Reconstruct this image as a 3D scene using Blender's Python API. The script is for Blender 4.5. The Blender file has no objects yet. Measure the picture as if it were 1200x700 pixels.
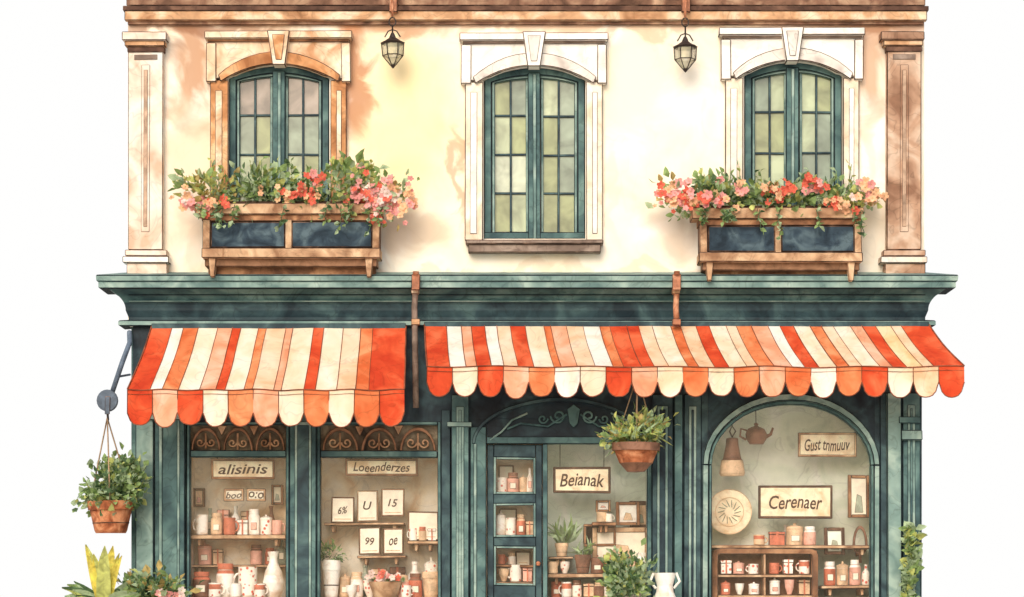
import bpy, bmesh, math, random
from mathutils import Vector, Matrix, noise
random.seed(11)
R=random.random
def U(a,b): return a+(b-a)*random.random()
scene=bpy.context.scene
D=30.0; HZ=705.0
def X(px,y=0.0): return (px-600)/100*(D+y)/D
def Z(py,y=0.0): return 1+(HZ-py)/100*(D+y)/D
def S(v): return v/100.0
# ------------------------------------------------------------ materials
def lin(c):
    out=[]
    for v in c:
        v=v/255.0
        out.append(v/12.92 if v<=0.04045 else ((v+0.055)/1.055)**2.4)
    return out
def nn(nt,t,**k):
    n=nt.nodes.new(t)
    for a,b in k.items(): setattr(n,a,b)
    return n
MATS={}
def wc(name,col,var=0.22,scale=1.6,rough=0.85,tint=None,edge=0.25,bump=0,spec=0.25,transl=0.0,fine=14.0,low=None):
    """mottled, hand-painted looking surface: pooled pigment, blooms and grain"""
    if name in MATS: return MATS[name]
    m=bpy.data.materials.new(name); m.use_nodes=True; nt=m.node_tree; L=nt.links
    for n in list(nt.nodes): nt.nodes.remove(n)
    out=nn(nt,'ShaderNodeOutputMaterial'); bs=nn(nt,'ShaderNodeBsdfPrincipled')
    bs.inputs['Roughness'].default_value=rough
    bs.inputs['Specular IOR Level'].default_value=spec
    geo=nn(nt,'ShaderNodeNewGeometry')
    n1=nn(nt,'ShaderNodeTexNoise'); n1.inputs['Scale'].default_value=scale; n1.inputs['Detail'].default_value=3; n1.inputs['Distortion'].default_value=0.9
    n2=nn(nt,'ShaderNodeTexNoise'); n2.inputs['Scale'].default_value=fine; n2.inputs['Detail'].default_value=2
    for n in (n1,n2): L.new(geo.outputs['Position'],n.inputs['Vector'])
    c=lin(col); lo=[max(0,v*(1-var*1.5)) for v in c]; hi=[min(0.92,v*(1+var)+0.02*var) for v in c]
    if tint: hi=lin(tint)
    if low: lo=lin(low)
    r1=nn(nt,'ShaderNodeValToRGB'); e=r1.color_ramp.elements
    e[0].position=0.32; e[0].color=(*lo,1); e[1].position=0.66; e[1].color=(*hi,1)
    md=e.new(0.5); md.color=(*c,1)
    L.new(n1.outputs['Fac'],r1.inputs['Fac'])
    mr=nn(nt,'ShaderNodeMapRange'); mr.inputs[1].default_value=0.3; mr.inputs[2].default_value=0.7; mr.inputs[3].default_value=1-var*0.55; mr.inputs[4].default_value=1+var*0.25
    L.new(n2.outputs['Fac'],mr.inputs[0])
    fac=mr.outputs[0]
    if edge>0:
        n3=nn(nt,'ShaderNodeTexNoise'); n3.inputs['Scale'].default_value=scale*0.8; n3.inputs['Detail'].default_value=2; n3.inputs['Distortion'].default_value=1.6
        add=nn(nt,'ShaderNodeVectorMath',operation='ADD'); add.inputs[1].default_value=(7.3,2.1,4.4)
        L.new(geo.outputs['Position'],add.inputs[0]); L.new(add.outputs[0],n3.inputs['Vector'])
        sub=nn(nt,'ShaderNodeMath',operation='SUBTRACT'); sub.inputs[1].default_value=0.5; L.new(n3.outputs['Fac'],sub.inputs[0])
        ab=nn(nt,'ShaderNodeMath',operation='ABSOLUTE'); L.new(sub.outputs[0],ab.inputs[0])
        m2=nn(nt,'ShaderNodeMapRange'); m2.inputs[1].default_value=0.0; m2.inputs[2].default_value=0.018; m2.inputs[3].default_value=1-edge; m2.inputs[4].default_value=1
        L.new(ab.outputs[0],m2.inputs[0])
        mu=nn(nt,'ShaderNodeMath',operation='MULTIPLY'); L.new(mr.outputs[0],mu.inputs[0]); L.new(m2.outputs[0],mu.inputs[1]); fac=mu.outputs[0]
    sc=nn(nt,'ShaderNodeVectorMath',operation='SCALE'); L.new(r1.outputs['Color'],sc.inputs[0]); L.new(fac,sc.inputs['Scale'])
    L.new(sc.outputs[0],bs.inputs['Base Color'])
    if bump>0:
        bp=nn(nt,'ShaderNodeBump'); bp.inputs['Strength'].default_value=bump; bp.inputs['Distance'].default_value=0.01
        L.new(n2.outputs['Fac'],bp.inputs['Height']); L.new(bp.outputs[0],bs.inputs['Normal'])
    if transl>0:
        tr=nn(nt,'ShaderNodeBsdfTranslucent'); L.new(sc.outputs[0],tr.inputs['Color'])
        mx=nn(nt,'ShaderNodeMixShader'); mx.inputs[0].default_value=transl
        L.new(bs.outputs[0],mx.inputs[1]); L.new(tr.outputs[0],mx.inputs[2]); L.new(mx.outputs[0],out.inputs[0])
    else: L.new(bs.outputs[0],out.inputs[0])
    MATS[name]=m; m['colnode']=sc.name
    return m
INK=wc('ink_edge',(74,54,44),0.4,5,edge=0,tint=(134,106,88))
INKT=wc('ink_teal_edge',(28,40,46),0.3,5,edge=0)
CREAM=wc('cream_stone',(240,226,204),0.1,2.6,edge=0.12,tint=(247,239,225),low=(220,196,168))
WHITE=wc('white_stone',(241,236,226),0.06,2.8,tint=(248,244,237),edge=0.12,low=(218,210,200))
TANST=wc('tan_stone',(212,168,128),0.24,2.8,tint=(236,212,182),low=(166,120,84),edge=0.25)
PILA=wc('pilaster_stone_pale',(236,218,200),0.12,2.2,edge=0.16,tint=(222,224,218),low=(210,178,152))
PILB=wc('pilaster_stone_brown',(184,148,122),0.22,2.4,tint=(214,190,168),low=(140,104,82))
BROWN=wc('brown_timber',(146,102,72),0.3,3,tint=(188,142,104),low=(96,64,46))
TOPB=wc('weathered_brown_band',(140,104,84),0.3,2.6,tint=(188,154,126),low=(94,68,54))
DBROWN=wc('dark_brown_timber',(92,66,54),0.3,3,tint=(124,92,74))
TAUPE=wc('taupe_stone',(128,110,98),0.25,3,tint=(160,142,128))
TANW=wc('tan_wood',(190,152,118),0.22,4,tint=(218,186,150),low=(140,102,74))
WOODM=wc('mid_wood',(140,104,78),0.22,5)
TEAL=wc('teal_paint',(76,106,105),0.25,2.2,0.6,tint=(106,136,131),low=(48,74,79),edge=.3)
TEALL=wc('teal_paint_light',(122,148,141),0.18,2.6,0.6,tint=(156,178,167),low=(88,116,113),edge=.25)
TEALD=wc('teal_paint_dark',(50,72,78),0.3,2.6,0.55,tint=(76,102,103),low=(30,47,55))
NAVY=wc('navy_paint',(34,50,59),0.35,2.6,0.55,tint=(54,78,84),low=(20,31,40))
PANEL=wc('slate_blue_panel',(52,68,80),0.3,4,tint=(86,104,112),low=(32,44,54))
COPPER=wc('copper_pipe',(184,120,88),0.25,5,0.5,tint=(214,164,130))
IRON=wc('blackened_iron',(60,50,46),0.2,6,0.5)
STEEL=wc('blue_grey_iron',(92,106,122),0.2,6,0.5)
ROPE=wc('rope',(170,142,114),0.2,8)
TERRA=wc('terracotta',(174,104,68),0.3,7,tint=(208,144,104),low=(126,68,42))
LINEN=wc('display_back_warm',(240,226,200),0.12,2.4,edge=0.15,tint=(245,237,220),low=(222,190,152))
SAGE=wc('display_back_sage',(228,234,216),0.1,2.0,edge=0.16,tint=(241,243,231),low=(196,208,190))
MINT=wc('display_back_mint',(226,235,221),0.10,2.2,edge=0.14,tint=(240,243,233),low=(200,212,196))
PAPER=wc('cream_card',(246,234,212),0.08,6,edge=0.05)
PARCH=wc('parchment_sign',(242,224,192),0.14,5,edge=0.15,low=(222,192,152))
PORC=wc('white_porcelain',(246,239,228),0.08,7,0.4,edge=0.1,low=(224,204,184))
def spotted(name,base,spot):
    m=wc(name,base,.06,6,.4,edge=0); nt=m.node_tree; L=nt.links; bs=[n for n in nt.nodes if n.type=='BSDF_PRINCIPLED'][0]
    vo=nn(nt,'ShaderNodeTexVoronoi'); vo.inputs['Scale'].default_value=17; geo=nn(nt,'ShaderNodeNewGeometry'); L.new(geo.outputs['Position'],vo.inputs['Vector'])
    mr=nn(nt,'ShaderNodeMapRange'); mr.inputs[1].default_value=.22; mr.inputs[2].default_value=.34; mr.inputs[3].default_value=1; mr.inputs[4].default_value=0; L.new(vo.outputs['Distance'],mr.inputs[0])
    mx=nn(nt,'ShaderNodeMix',data_type='RGBA'); mx.inputs[7].default_value=(*lin(spot),1); L.new(mr.outputs[0],mx.inputs[0]); L.new(nt.nodes[m['colnode']].outputs[0],mx.inputs[6]); L.new(mx.outputs[2],bs.inputs['Base Color']); return m
SPR=spotted('rose_pattern_porcelain',(246,236,222),(206,100,80)); SPG=spotted('sprig_pattern_porcelain',(244,232,212),(196,176,136))
ROSE=wc('rose_glaze',(232,176,156),0.15,6,0.4)
RUST=wc('rust_glaze',(200,116,88),0.2,6,0.4)
TANG=wc('tan_glaze',(222,188,152),0.2,6,0.5)
BRNG=wc('brown_glaze',(134,96,76),0.25,6,0.5)
GREYG=wc('grey_green_glaze',(162,168,148),0.2,6,0.5)
LETTER=wc('dark_lettering',(78,56,46),0.1,8,edge=0)
A_RED=wc('awning_red',(222,84,46),0.13,2.6,transl=.2,edge=.18,tint=(236,116,74),low=(204,64,34))
A_ORG=wc('awning_orange',(232,134,84),0.13,2.6,transl=.2,edge=.18,tint=(240,162,112),low=(218,104,56))
A_SAL=wc('awning_salmon',(242,178,142),0.10,2.6,transl=.2,edge=.16,tint=(246,200,170),low=(234,152,112))
A_PCH=wc('awning_peach',(245,210,174),0.09,2.6,transl=.2,edge=.16,tint=(248,224,196),low=(238,190,148))
A_CRM=wc('awning_cream',(246,229,201),0.07,2.6,transl=.2,edge=.15,tint=(248,238,220),low=(240,214,176))
A_WHT=wc('awning_white',(246,240,228),0.05,2.6,transl=.2,edge=.12,tint=(249,245,238),low=(240,226,204))
A_YEL=wc('awning_sand',(244,214,164),0.10,2.6,transl=.2,edge=.16,tint=(248,226,186),low=(234,188,130))
AW=dict(r=A_RED,o=A_ORG,s=A_SAL,p=A_PCH,c=A_CRM,w=A_WHT,y=A_YEL)
AINK=wc('awning_seam',(136,76,52),0.3,6,edge=0)
def lf(n,c,t=.3): return wc(n,c,0.25,9,0.6,edge=0,transl=t)
G1=lf('leaf_green',(140,166,104)); G2=lf('leaf_dark_green',(92,120,82)); G3=lf('leaf_yellow_green',(198,204,122)); G4=lf('leaf_sage',(172,192,152)); G5=lf('leaf_olive_ochre',(190,168,106))
YLW=lf('leaf_lemon',(236,218,104),.35)
F_P=lf('petal_pink',(242,162,156),.2); F_R=lf('petal_coral',(228,106,84),.2); F_O=lf('petal_peach',(246,188,146),.2); F_W=lf('petal_blush',(250,222,210),.2)
SOIL=wc('soil',(70,52,40),0.2,9,edge=0)

def glass_mat(name,tint,opac,gl=0.08):
    m=bpy.data.materials.new(name); m.use_nodes=True; nt=m.node_tree; L=nt.links
    for n in list(nt.nodes): nt.nodes.remove(n)
    out=nn(nt,'ShaderNodeOutputMaterial')
    tr=nn(nt,'ShaderNodeBsdfTransparent'); gs=nn(nt,'ShaderNodeBsdfGlossy'); gs.inputs['Roughness'].default_value=0.06
    df=nn(nt,'ShaderNodeBsdfDiffuse')
    geo=nn(nt,'ShaderNodeNewGeometry'); n1=nn(nt,'ShaderNodeTexNoise'); n1.inputs['Scale'].default_value=3.2; n1.inputs['Detail'].default_value=3; n1.inputs['Distortion'].default_value=.5
    L.new(geo.outputs['Position'],n1.inputs['Vector'])
    rp=nn(nt,'ShaderNodeValToRGB'); c=lin(tint); rp.color_ramp.elements[0].position=.32; rp.color_ramp.elements[1].position=.68
    rp.color_ramp.elements[0].color=(*[v*.58 for v in c],1); rp.color_ramp.elements[1].color=(*[min(.88,v*1.22) for v in c],1)
    L.new(n1.outputs['Fac'],rp.inputs['Fac']); L.new(rp.outputs[0],df.inputs['Color'])
    m1=nn(nt,'ShaderNodeMixShader'); m1.inputs[0].default_value=opac; L.new(tr.outputs[0],m1.inputs[1]); L.new(df.outputs[0],m1.inputs[2])
    m2=nn(nt,'ShaderNodeMixShader'); m2.inputs[0].default_value=gl; L.new(m1.outputs[0],m2.inputs[1]); L.new(gs.outputs[0],m2.inputs[2])
    L.new(m2.outputs[0],out.inputs[0]); return m
SHOPGL=glass_mat('shop_glass',(210,220,212),0.02,0.035)
PANES=[glass_mat('old_pane_olive',(160,168,122),.88),glass_mat('old_pane_sage',(184,196,160),.88),glass_mat('old_pane_grey',(146,162,142),.88),glass_mat('old_pane_pale',(210,218,192),.9),glass_mat('old_pane_mauve',(164,150,138),.88)]

def wall_mat():
    m=wc('stucco_wall',(249,239,220),0.03,1.3,0.9,tint=(250,246,236),low=(247,232,206),edge=0.05,bump=.12)
    nt=m.node_tree; L=nt.links
    base=nt.nodes[m['colnode']]; bs=[n for n in nt.nodes if n.type=='BSDF_PRINCIPLED'][0]
    geo=nn(nt,'ShaderNodeNewGeometry')
    nz=nn(nt,'ShaderNodeTexNoise'); nz.inputs['Scale'].default_value=1.9; nz.inputs['Detail'].default_value=5; nz.inputs['Distortion'].default_value=.6
    L.new(geo.outputs['Position'],nz.inputs['Vector'])
    sb=nn(nt,'ShaderNodeVectorMath',operation='SUBTRACT'); sb.inputs[1].default_value=(.5,.5,.5); L.new(nz.outputs['Color'],sb.inputs[0])
    s2=nn(nt,'ShaderNodeVectorMath',operation='SCALE'); s2.inputs['Scale'].default_value=.95; L.new(sb.outputs[0],s2.inputs[0])
    wp=nn(nt,'ShaderNodeVectorMath',operation='ADD'); L.new(geo.outputs['Position'],wp.inputs[0]); L.new(s2.outputs[0],wp.inputs[1])
    cur=base.outputs[0]
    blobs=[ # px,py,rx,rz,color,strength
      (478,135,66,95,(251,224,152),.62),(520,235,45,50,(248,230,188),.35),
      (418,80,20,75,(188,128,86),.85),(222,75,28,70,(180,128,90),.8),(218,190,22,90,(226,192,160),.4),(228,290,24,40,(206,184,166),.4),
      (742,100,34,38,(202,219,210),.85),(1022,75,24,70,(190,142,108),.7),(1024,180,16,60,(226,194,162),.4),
      (482,272,40,26,(206,176,148),.55),(790,272,32,30,(206,180,160),.55),(600,322,420,7,(216,186,156),.4),  # first two: shade beside the window boxes, painted into the wall colour
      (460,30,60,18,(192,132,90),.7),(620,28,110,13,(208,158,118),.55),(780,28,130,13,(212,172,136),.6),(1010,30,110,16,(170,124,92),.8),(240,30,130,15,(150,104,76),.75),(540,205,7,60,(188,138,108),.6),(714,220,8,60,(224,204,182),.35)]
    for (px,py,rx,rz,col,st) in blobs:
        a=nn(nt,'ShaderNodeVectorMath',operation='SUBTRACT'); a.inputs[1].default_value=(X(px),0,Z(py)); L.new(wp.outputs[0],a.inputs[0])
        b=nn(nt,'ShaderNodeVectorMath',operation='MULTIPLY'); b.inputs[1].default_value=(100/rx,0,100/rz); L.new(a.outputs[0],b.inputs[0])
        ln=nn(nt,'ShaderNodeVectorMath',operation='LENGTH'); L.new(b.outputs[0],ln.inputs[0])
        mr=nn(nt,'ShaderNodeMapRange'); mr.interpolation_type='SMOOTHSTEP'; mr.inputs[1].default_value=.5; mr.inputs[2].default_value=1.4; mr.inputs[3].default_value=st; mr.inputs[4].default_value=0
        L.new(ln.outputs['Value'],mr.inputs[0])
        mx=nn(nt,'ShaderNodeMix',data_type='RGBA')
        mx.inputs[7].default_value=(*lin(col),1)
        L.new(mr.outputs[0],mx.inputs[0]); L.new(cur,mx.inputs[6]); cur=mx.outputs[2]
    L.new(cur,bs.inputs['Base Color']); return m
WALL=wall_mat()
# ------------------------------------------------------------ builder
class B:
    def __init__(s,name,parent=None,wob=.009):
        s.name=name; s.parent=parent; s.v=[]; s.f=[]; s.m=[]; s.fm=[]; s.sm=[]; s.wob=wob
    def mi(s,mat):
        if mat not in s.m: s.m.append(mat)
        return s.m.index(mat)
    def add(s,vs,fs,mat,smooth=False):
        o=len(s.v); s.v+= [tuple(v) for v in vs]; k=s.mi(mat)
        for f in fs: s.f.append([i+o for i in f]); s.fm.append(k); s.sm.append(smooth)
    def addbm(s,bm,mats):
        o=len(s.v); bm.verts.index_update(); s.v+=[tuple(v.co) for v in bm.verts]
        ks=[s.mi(m) for m in mats]
        for f in bm.faces: s.f.append([v.index+o for v in f.verts]); s.fm.append(ks[f.material_index]); s.sm.append(False)
        bm.free()
    def slab(s,polys,y0,y1,mat,ink=0.011,im=None):
        im=im or INK
        idx={}; vs=[]; fs=[]; ed=set()
        for p in polys:
            a=sum(p[i][0]*p[(i+1)%len(p)][1]-p[(i+1)%len(p)][0]*p[i][1] for i in range(len(p)))
            if a<0: p=p[::-1]
            f=[]
            for q in p:
                k=(round(q[0],4),round(q[1],4))
                if k not in idx: idx[k]=len(vs); vs.append(k)
                if not f or f[-1]!=idx[k]: f.append(idx[k])
            if f[0]==f[-1]: f=f[:-1]
            if len(f)<3: continue
            fs.append(f)
            for i in range(len(f)): ed.add((f[i],f[(i+1)%len(f)]))
        bm=bmesh.new()
        A=[bm.verts.new((q[0],y0,q[1])) for q in vs]; C=[bm.verts.new((q[0],y1,q[1])) for q in vs]
        for f in fs:
            bm.faces.new([A[i] for i in f]); bm.faces.new([C[i] for i in f[::-1]])
        for (i,j) in ed:
            if (j,i) not in ed: bm.faces.new([A[j],A[i],C[i],C[j]])
        bmesh.ops.recalc_face_normals(bm,faces=bm.faces[:])
        if ink>0:
            es=[e for e in bm.edges if len(e.link_faces)==2 and e.calc_face_angle(0)>0.6]
            bmesh.ops.bevel(bm,geom=es,offset=ink*U(.7,1.05),offset_type='OFFSET',segments=1,affect='EDGES',material=1,clamp_overlap=True)
        s.addbm(bm,[mat,im])
    def box(s,x0,x1,z0,z1,y0,y1,mat,ink=0.011,im=None):
        s.slab([[(x0,z0),(x1,z0),(x1,z1),(x0,z1)]],y0,y1,mat,ink,im)
    def pb(s,a,b,c,d,yf,yb,mat,ink=0.011,im=None):
        s.box(X(a,yf),X(b,yf),Z(d,yf),Z(c,yf),yf,yb,mat,ink,im)
    def pp(s,pts,yf,yb,mat,ink=0.011,im=None):
        s.slab([[(X(a,yf),Z(b,yf)) for a,b in pts]],yf,yb,mat,ink,im)
    def strip(s,o,i,yf,yb,mat,ink=0.011,im=None):
        P=lambda q:(X(q[0],yf),Z(q[1],yf))
        s.slab([[P(o[k]),P(o[k+1]),P(i[k+1]),P(i[k])] for k in range(len(o)-1)],yf,yb,mat,ink,im)
    def lathe(s,c,prof,mat,seg=18,sq=1.0,mats=None):
        for k in range(len(prof)-1):
            (r0,z0),(r1,z1)=prof[k],prof[k+1]; vs=[];fs=[]
            for i in range(seg):
                a=2*math.pi*i/seg; ca,sa=math.cos(a),math.sin(a)
                vs.append((c[0]+r0*ca,c[1]+r0*sa*sq,c[2]+z0)); vs.append((c[0]+r1*ca,c[1]+r1*sa*sq,c[2]+z1))
            for i in range(seg):
                j=(i+1)%seg; fs.append((2*i,2*j,2*j+1,2*i+1))
            s.add(vs,fs,(mats[k] if mats else mat),True)
    def tube(s,pts,r,mat,seg=6,r2=None):
        pts=[Vector(p) for p in pts]; n=len(pts); vs=[];fs=[]
        for k,p in enumerate(pts):
            t=(pts[min(k+1,n-1)]-pts[max(k-1,0)]).normalized()
            u=t.cross(Vector((0,1,0.01))); 
            if u.length<1e-3: u=t.cross(Vector((1,0,0)))
            u.normalize(); w=t.cross(u)
            rr=r if r2 is None else r+(r2-r)*k/(n-1)
            for i in range(seg):
                a=2*math.pi*i/seg; vs.append(p+u*rr*math.cos(a)+w*rr*math.sin(a))
        for k in range(n-1):
            for i in range(seg):
                j=(i+1)%seg; fs.append((k*seg+i,k*seg+j,(k+1)*seg+j,(k+1)*seg+i))
        fs.append(tuple(range(seg))); fs.append(tuple(range((n-1)*seg,n*seg)))
        s.add(vs,fs,mat,True)
    def ptube(s,pp,y,r,mat,seg=6): s.tube([(X(a,y),y,Z(b,y)) for a,b in pp],r,mat,seg)
    def text(s,txt,cx,cy,w,h,y,mat,shear=.25):
        cu=bpy.data.curves.new('t','FONT'); cu.body=txt; cu.shear=shear; cu.offset=0.012; cu.resolution_u=3
        ob=bpy.data.objects.new('t',cu); scene.collection.objects.link(ob); bpy.context.view_layer.update()
        me=bpy.data.meshes.new_from_object(ob.evaluated_get(bpy.context.evaluated_depsgraph_get()))
        xs=[v.co.x for v in me.vertices]; ys=[v.co.y for v in me.vertices]
        if xs:
            w0=max(xs)-min(xs); h0=max(ys)-min(ys); mx=(max(xs)+min(xs))/2; my=(max(ys)+min(ys))/2
            sx=S(w)/w0; sz=S(h)/h0; ph=U(0,6)
            s.add([(X(cx,y)+(v.co.x-mx)*sx,y,Z(cy,y)+(v.co.y-my)*sz+.008*math.sin((v.co.x-mx)*2.3+ph)) for v in me.vertices],[tuple(p.vertices) for p in me.polygons],mat)
        bpy.data.objects.remove(ob); bpy.data.meshes.remove(me)
    def leaf(s,p,d,size,mat,wid=.45,droop=.25):
        d=d.normalized(); up=Vector((U(-1,1),U(-1,1),U(-1,1))); sd=d.cross(up)
        if sd.length<.05: return
        sd.normalize(); nr=sd.cross(d)
        b=p; t=p+d*size-nr*size*droop; mL=p+d*size*.45+sd*size*wid*.5+nr*size*.08; mR=p+d*size*.45-sd*size*wid*.5+nr*size*.08
        q=p+d*size*.8; qL=q+sd*size*wid*.28-nr*size*droop*.5; qR=q-sd*size*wid*.28-nr*size*droop*.5; c=p+d*size*.45
        s.add([b,mL,qL,t,qR,mR,c],[(0,6,1),(6,3,2,1),(0,5,6),(6,5,4,3)],mat)
    def clump(s,c,rad,n,size,mats,up=.3,wid=.5):
        c=Vector(c)
        lob=[Vector((U(-1,1),U(-1,1),U(-1,1)))*.65 for _ in range(10)]
        for _ in range(n):
            l=random.choice(lob); o=l+Vector((random.gauss(0,.27),random.gauss(0,.27),random.gauss(0,.27)))
            p=c+Vector((o.x*rad[0],o.y*rad[1],o.z*rad[2]))
            d=Vector((o.x,o.y-.2,o.z+up))+Vector((U(-.8,.8),U(-.8,.8),U(-.8,.8)))
            s.leaf(p,d,size*U(.6,1.4),random.choice(mats),wid*U(.7,1.3),U(0,.4))
    def flower(s,p,r,mat):
        nrm=Vector((U(-.6,.6),-1,U(-.3,.8))).normalized(); u=nrm.cross(Vector((0,0,1))).normalized(); w=nrm.cross(u); ph=U(0,6)
        p=Vector(p)
        for k in range(5):
            a=ph+k*2*math.pi/5; d=u*math.cos(a)+w*math.sin(a); e=u*math.cos(a+1.57)+w*math.sin(a+1.57)
            s.add([p,p+d*r*.5+e*r*.45+nrm*r*.2,p+d*r+e*r*.32+nrm*r*.25,p+d*r*1.05-e*r*.2+nrm*r*.22,p+d*r*.55-e*r*.45+nrm*r*.2],[(0,1,2,3,4)],mat)
        s.add([p+nrm*r*.25+u*r*.15,p+nrm*r*.25+w*r*.15,p+nrm*r*.25-u*r*.15,p+nrm*r*.25-w*r*.15],[(0,1,2,3)],G5)
    def done(s):
        if not s.v: return None
        if s.wob>0:
            nv=[]
            for v in s.v:
                q=noise.noise_vector(Vector(v)*1.9); nv.append((v[0]+q.x*s.wob,v[1],v[2]+q.z*s.wob))
            s.v=nv
        xs=[v[0] for v in s.v]; ys=[v[1] for v in s.v]; zs=[v[2] for v in s.v]
        o=Vector((0,0,0)) if s.parent else Vector(((min(xs)+max(xs))/2,(min(ys)+max(ys))/2,min(zs)))
        me=bpy.data.meshes.new(s.name); me.from_pydata([(v[0]-o.x,v[1]-o.y,v[2]-o.z) for v in s.v],[],s.f)
        for m in s.m: me.materials.append(m)
        me.polygons.foreach_set('material_index',s.fm); me.polygons.foreach_set('use_smooth',s.sm); me.update()
        ob=bpy.data.objects.new(s.name,me); scene.collection.objects.link(ob); ob.location=o
        if s.parent: ob.parent=s.parent
        return ob
def arcpts(cx,hw,pys,pyt,n=14):
    h=pys-pyt; r=(hw*hw+h*h)/(2*h); a=math.asin(min(1,hw/r)) if h<hw else math.pi/2
    out=[]
    for i in range(n+1):
        t=-a+2*a*i/n; out.append((cx+r*math.sin(t),pyt+r-r*math.cos(t)))
    return out
def ellpts(cx,hw,pys,pyt,n=20):
    return [(cx-hw*math.cos(math.pi*i/n),pys-(pys-pyt)*math.sin(math.pi*i/n)) for i in range(n+1)]
# ------------------------------------------------------------ BUILDING
bld=bpy.data.objects.new('shop_building',None); scene.collection.objects.link(bld)
WINS=[(327,59,92,77,282,'tan'),(626.5,59.5,94,79,280,'w'),(929.5,57.5,89,73,282,'w')]
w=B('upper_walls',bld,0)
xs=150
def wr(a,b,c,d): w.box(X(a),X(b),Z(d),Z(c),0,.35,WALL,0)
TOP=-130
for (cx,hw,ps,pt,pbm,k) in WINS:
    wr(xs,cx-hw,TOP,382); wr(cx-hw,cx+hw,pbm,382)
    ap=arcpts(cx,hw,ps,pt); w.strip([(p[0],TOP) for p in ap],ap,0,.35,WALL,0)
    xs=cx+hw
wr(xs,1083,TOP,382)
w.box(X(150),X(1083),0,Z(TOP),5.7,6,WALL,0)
w.box(X(150),X(150)+.3,Z(382),Z(TOP),.352,5.698,WALL,0); w.box(X(1083)-.3,X(1083),Z(382),Z(TOP),.352,5.698,WALL,0)
w.box(X(152),X(152)+.28,0,Z(382)-.002,.13,5.698,TEAL,0); w.box(X(1081)-.28,X(1081),0,Z(382)-.002,.13,5.698,TEAL,0)
w.box(X(160),X(1075),Z(382)-.05,Z(382)+.15,.36,5.6,DBROWN,0)
w.box(X(185),X(1050),Z(382)+.2,Z(TOP)-.1,1.6,1.7,DBROWN,0)
w.done()
t=B('top_cornice_and_roof',bld)
t.pb(146,1087,12.6,24,-.10,-.002,TANST); t.pb(150,1083,24.2,29,-.05,-.002,TOPB,.006)
t.pb(148,1085,-30,6.8,-.06,-.002,TOPB,.01); 
t.pb(144,1089,7,12.4,-.12,-.003,DBROWN,.006)
t.pb(140,1093,-60,-31,-.25,-.004,TANST); t.pb(132,1100,-85,-61,-.4,-.005,TAUPE)
zt=Z(-85,-.4)
x0,x1=X(132,-.4),X(1100,-.4)
t.add([(x0,-.42,zt+.01),(x1,-.42,zt+.01),(x1,6.3,zt+.01),(x0,6.3,zt+.01),(x0+2.4,2.9,zt+2.2),(x1-2.4,2.9,zt+2.2)],[(0,1,5,4),(1,2,5),(2,3,4,5),(3,0,4),(0,3,2,1)],DBROWN)
t.done()
for (a,b,mat) in ((149,192,PILA),(1038,1081,PILB)):
    p=B('pilaster',bld); c=(a+b)/2
    p.pb(a+1,b-1,60,293,-.12,-.002,mat)
    p.pb(a-6,b+3,37,47,-.2,-.003,mat); p.pb(a-3,b+1,47.5,54,-.165,-.004,TANST); p.pb(a,b,54.5,61,-.14,-.005,DBROWN,.008)
    p.pb(a-3,b+4,293,300,-.17,-.003,mat); p.pb(a-6,b+6,300.5,308,-.2,-.004,WHITE if mat is PILA else PILA); p.pb(a-1,b+4,308.5,322,-.16,-.005,mat)
    p.pb(c-5,c+5,76,272,-.128,-.118,mat,.008)
    p.pb(c-2.3,c+2.3,82,266,-.134,-.126,wc('slot_tan',(190,160,136),.2,4),.005)
    p.pb(a+8,b-8,64,70,-.13,-.118,TAUPE,.004)
    p.done()
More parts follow.
